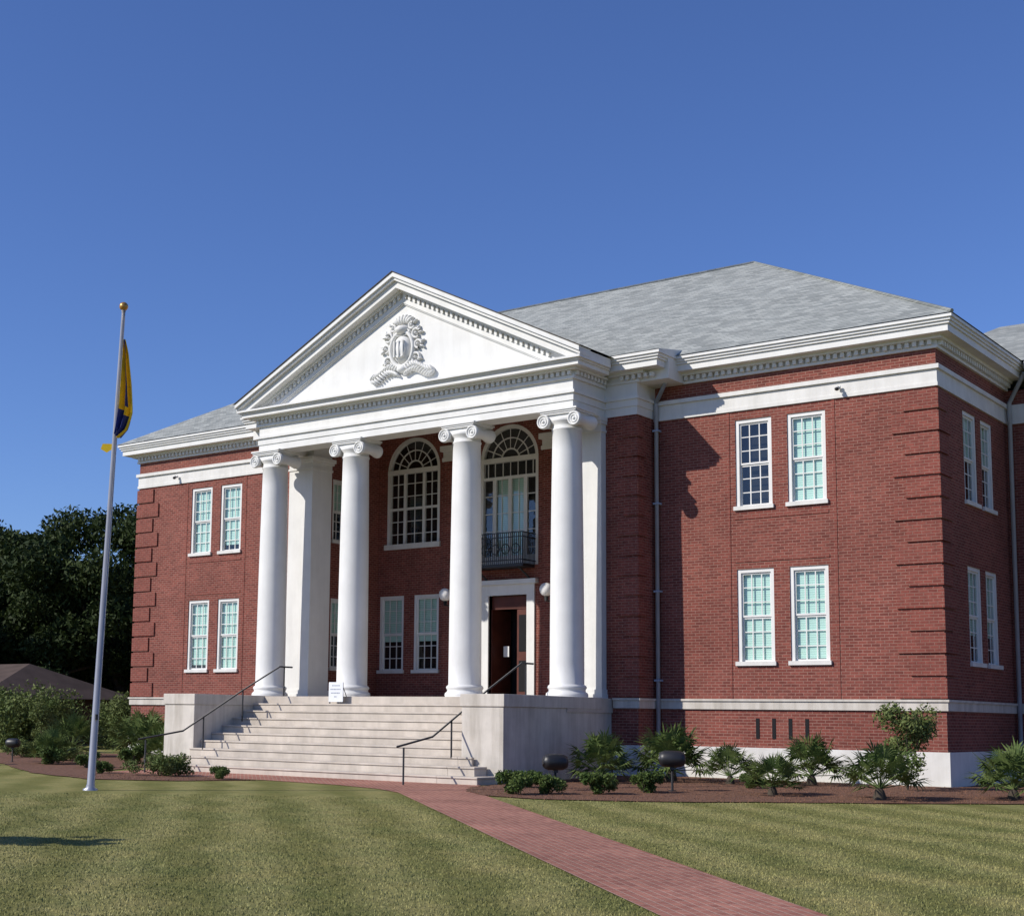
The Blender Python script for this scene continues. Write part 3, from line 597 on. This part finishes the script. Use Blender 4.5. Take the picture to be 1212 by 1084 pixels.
def tree_mesh(seed,h,rad,n=16000,size=.2,m=OAK,trunk=True,low=.22,nc=60):
    r=random.Random(seed);cs=[];rs=[]
    for i in range(nc):
        a=r.uniform(0,6.28);q=r.random()**.55;z=h*(low+(.92-low)*r.random()*math.sqrt(max(.05,1.02-q*q*.75)))
        cs.append((math.cos(a)*q*rad,math.sin(a)*q*rad,z));rs.append(r.uniform(.12,.27)*rad)
    V,F=leafmesh(cs,rs,n,size,seed)
    mb=MB()
    if trunk:
        mb.tube((0,0,-.3),(0,0,h*.3),h*.035,h*.026,TRUNK,12)
        for i in range(9):
            c=cs[i*3]; k=r.uniform(.18,.3); mb.tube((0,0,h*k),(c[0]*.5,c[1]*.5,h*k+(c[2]-h*k)*.6),h*.016,h*.009,TRUNK,8);mb.tube((c[0]*.5,c[1]*.5,h*k+(c[2]-h*k)*.6),c,h*.009,h*.003,TRUNK,6)
    o0=len(mb.v);mb.v+= [tuple(v) for v in V];k=mb.mi(m);mb.f+=[tuple(o0+i for i in f) for f in F];mb.m+=[k]*len(F);mb.sm+=[False]*len(F)
    return mb
def inst(mb,name,places):
    first=None
    for (x,y,s,rz) in places:
        if first is None: o=mb.obj(name);first=o
        else: o=bpy.data.objects.new(name,first.data);COL.objects.link(o)
        o.location=(x,y,hz(y));o.scale=(s,)*3;o.rotation_euler=(0,0,rz)
inst(tree_mesh(1,13.5,7.5,70000,.15),'oak_tree',[(-53,19,1.12,0),(-66,14,1.2,2.1),(-46,26,1.05,4),(-80,22,1.25,1)])
inst(tree_mesh(5,13,6.8,60000,.15),'oak_tree',[(-59,28,1.18,.5),(-49,36,1.2,3),(-72,6,1.1,5),(-62,20,1.05,2),(-56,13,.95,1)])
inst(tree_mesh(9,2.6,.9,5000,.06,low=.4,nc=34),'offscreen_shadow_tree',[(-5.2,-26.5,1,0)])  # unseen tree left of frame, added to cast a shadow on the lawn
mb=MB();r=np.random.default_rng(3)
cs=[(x+r.uniform(-4,4),75+r.uniform(-8,8),r.uniform(2,9)) for x in range(-190,120,4)]
V,F=leafmesh(cs,[5.5]*len(cs),40000,.5,5);mb.v=[tuple(v) for v in V];mb.mi(OAK);mb.f=F;mb.m=[0]*len(F);mb.sm=[False]*len(F);mb.obj('distant_trees')
def fanpalm(seed,R=.75,nf=34,droop=.3):
    r=random.Random(seed);mb=MB();mb.lathe((0,0,-.05),[(.10,0),(.12,.1),(.08,.22),(.03,.28)],TRUNK,10)
    for i in range(nf):
        a=i*2.399+r.uniform(-.2,.2);el=math.radians(r.uniform(35,82) if i<nf*.45 else r.uniform(0,35));L=R*r.uniform(.55,.85)
        d=Vector((math.cos(a)*math.cos(el),math.sin(a)*math.cos(el),math.sin(el)))
        o=Vector((0,0,.2));p=o+d*L; mb.tube(o,p,.010,.007,PALM,4)
        side=d.cross(Vector((0,0,1)));side.normalize();nn=side.cross(d);nn.normalize()
        for k in range(17):
            t=math.radians(-105+210*k/16);l=R*r.uniform(.5,.68)*(1-.25*abs(t)/1.8)
            dd=(d*math.cos(t)+side*math.sin(t)+nn*(.14*math.cos(t*2))).normalized();wv=dd.cross(nn).normalized()*.022*R/.75
            m1=p+dd*l*.5;m2=p+dd*l+Vector((0,0,-droop*l*r.uniform(.3,1.3)))
            mb.face([p,m1+wv,m2,m1-wv],PALM)
    return mb
inst(fanpalm(1),'fan_palm',[(-7.3,-4.2,1.2,0),(-6.2,-2.6,1.4,1),(-2.8,-1.7,1.18,.5),(2.6,-3.9,1.12,2)])
inst(fanpalm(2,.72,28),'fan_palm',[(-4.5,-2.7,1.0,0),(-24.6,-4.0,1.5,2),(-27,-2.2,1.7,4),(.45,-5.9,1.2,3)])
inst(fanpalm(7,.7,30,.15),'fan_palm',[(-1.9,-6.0,.95,1),(-22.9,-4.9,1.2,2),(-29.5,-3.2,1.5,0),(-25.8,-7.0,1.1,3)])
def shrubmesh(seed,w,h,n,size,m,k=10):
    r=random.Random(seed);cs=[];rs=[]
    for i in range(k): cs.append((r.uniform(-w,w)*.6,r.uniform(-w,w)*.6,h*r.uniform(.2,.75)));rs.append(min(w,h)*r.uniform(.28,.5))
    V,F=leafmesh(cs,rs,n,size,seed,.9);mb=MB()
    for c in cs[:6]: mb.tube((0,0,0),c,.014,.006,TRUNK,5)
    o0=len(mb.v);mb.v+=[tuple(v) for v in V];q=mb.mi(m);mb.f+=[tuple(o0+i for i in f) for f in F];mb.m+=[q]*len(F);mb.sm+=[False]*len(F);return mb
inst(shrubmesh(1,.42,.5,2600,.036,SHRUB),'shrub',[(-6.15,-9.7,1.15,0),(-5.8,-9.0,1,1),(-5.0,-8.3,1.1,2),(-4.45,-7.2,1.1,3),(-15.1,-9.9,.75,0),(-25.2,-7.4,1.3,1),(-23.6,-5.6,1.3,4),(-22.6,-8.2,1.1,4),(-7.4,-7.4,.9,5),(-3.3,-4.0,.8,1),(-19.5,-10.2,.8,2)])
inst(shrubmesh(2,1.0,.62,5200,.04,LSHRUB,16),'shrub',[(-17.6,-9.8,1.0,0),(-27,-5.6,.8,2),(-30.5,-4.5,1.1,1)])
inst(shrubmesh(3,.75,2.3,4200,.045,LSHRUB,18),'tall_shrub',[(-.25,-2.2,1.08,0),(-31.5,1.0,1.25,2),(-34.5,-.5,1.1,4)])
inst(shrubmesh(4,2.6,2.6,16000,.085,LSHRUB,24),'hedge_bush',[(-40,2,1,0),(-45,4,1.0,2),(-37,6,.75,1),(-52,0,1.0,3)])
def flood(x,y,rz,s=1.0,post=.42):
    m=MB();z=hz(y);mt=Matrix.Rotation(math.pi/2,4,'Y')
    m.tube((0,0,-.05),(0,0,post),.028,.028,IRON,8)
    m.lathe((-.30,0,post+.18),[(.05,0),(.14,.03),(.18,.12),(.19,.30),(.18,.48),(.14,.57),(.05,.60)],IRON,20,mt)
    m.box(-.05,.05,-.05,.05,post-.06,post+.02,IRON);m.lathe((0,0,0),[(.09,0),(.09,.04)],IRON,12)
    o=m.obj('ground_floodlight');o.location=(x,y,z);o.rotation_euler=(0,0,rz);o.scale=(s,)*3
flood(-6.35,-7.88,.9,1,.48);flood(-4.2,-6.3,.5,1.02,.55);flood(-27.5,-7.2,.4,.8,.6)
m=MB();m.tube((0,0,0),(0,0,.5),.04,.04,IRON,8);m.lathe((0,0,.5),[(.14,0),(.15,.05),(.12,.3),(.2,.33),(.03,.45)],WHITE2,14);o=m.obj('garden_lantern');o.location=(-26.8,-9.2,hz(-9.2))
# ------------------------------------------------------------------ neighbour house
hs_=empty('low_brick_house',(-54,8,hz(9)-.5));m=MB()
wall(m,lambda u,d,z:(u,-4+d,z),-9,9,-.5,2.7,[(-6,-4.6,.9,2.2),(-1,.2,0,2.2),(3,5,.9,2.2)],HBR,.2)
wall(m,lambda u,d,z:(9-d,u,z),-4,4,-.5,2.7,[(-1,.6,.9,2.2)],HBR,.2)
m.face([(-9,4,-.5),(9,4,-.5),(9,4,2.7),(-9,4,2.7)],HBR);m.box(-8.7,8.7,-3.7,3.7,-.4,2.6,DARKI)
m.face([(-9.8,-4.9,2.7),(9.8,-4.9,2.7),(7,0,4.4),(-7,0,4.4)],HROOF);m.face([(9.8,-4.9,2.7),(9.8,4.9,2.7),(7,0,4.4)],HROOF);m.face([(-9.8,4.9,2.7),(9.8,4.9,2.7),(7,0,4.4),(-7,0,4.4)],HROOF);m.face([(-9.8,-4.9,2.7),(-9.8,4.9,2.7),(-7,0,4.4)],HROOF)
m.box(-9.8,9.8,-4.92,-4.88,2.55,2.72,HBR);m.obj('walls_and_roof',hs_)
# ------------------------------------------------------------------ sky, sun, camera
wd=bpy.data.worlds.new('World');scene.world=wd;wd.use_nodes=True;nt=wd.node_tree;nt.nodes.clear()
sk=nt.nodes.new('ShaderNodeTexSky');sk.sky_type='NISHITA';sk.sun_disc=False;sk.sun_elevation=math.radians(34.2);sk.sun_rotation=math.radians(216);sk.ozone_density=3.0;sk.dust_density=.2;sk.air_density=1.0;sk.altitude=200
tint=mixc(nt,1.0,sk.outputs[0],(1.04,1.27,1.92),'MULTIPLY')
bg=nt.nodes.new('ShaderNodeBackground');bg.inputs[1].default_value=.068;ow=nt.nodes.new('ShaderNodeOutputWorld');nt.links.new(tint,bg.inputs[0]);nt.links.new(bg.outputs[0],ow.inputs[0])
sl=bpy.data.lights.new('sun','SUN');sl.energy=4.85;sl.angle=math.radians(.5);sl.color=(1,.94,.85);so=bpy.data.objects.new('sun',sl);COL.objects.link(so)
so.rotation_euler=Vector((2.45,3.37,-2.84)).to_track_quat('-Z','Y').to_euler();so.location=(-20,-30,30)
th,ph,ro=.66938,.12353,.01416
F=Vector((-math.sin(th)*math.cos(ph),math.cos(th)*math.cos(ph),math.sin(ph)));Rr=Vector((math.cos(th),math.sin(th),0));U=Rr.cross(F)
R2=Rr*math.cos(ro)+U*math.sin(ro);U2=U*math.cos(ro)-Rr*math.sin(ro)
cd=bpy.data.cameras.new('camera');co=bpy.data.objects.new('camera',cd);COL.objects.link(co)
M=Matrix.Identity(4)
for i in range(3): M[i][0]=R2[i];M[i][1]=U2[i];M[i][2]=-F[i]
M[0][3],M[1][3],M[2][3]=11.621,-36.148,1.38
co.matrix_world=M
cd.sensor_width=36;cd.lens=36*1698.145/1212;cd.shift_x=(606-483.25)/1212;cd.shift_y=(638.83-542)/1212;cd.clip_end=3000
scene.camera=co
scene.view_settings.view_transform='Standard';scene.view_settings.look='None';scene.view_settings.exposure=0
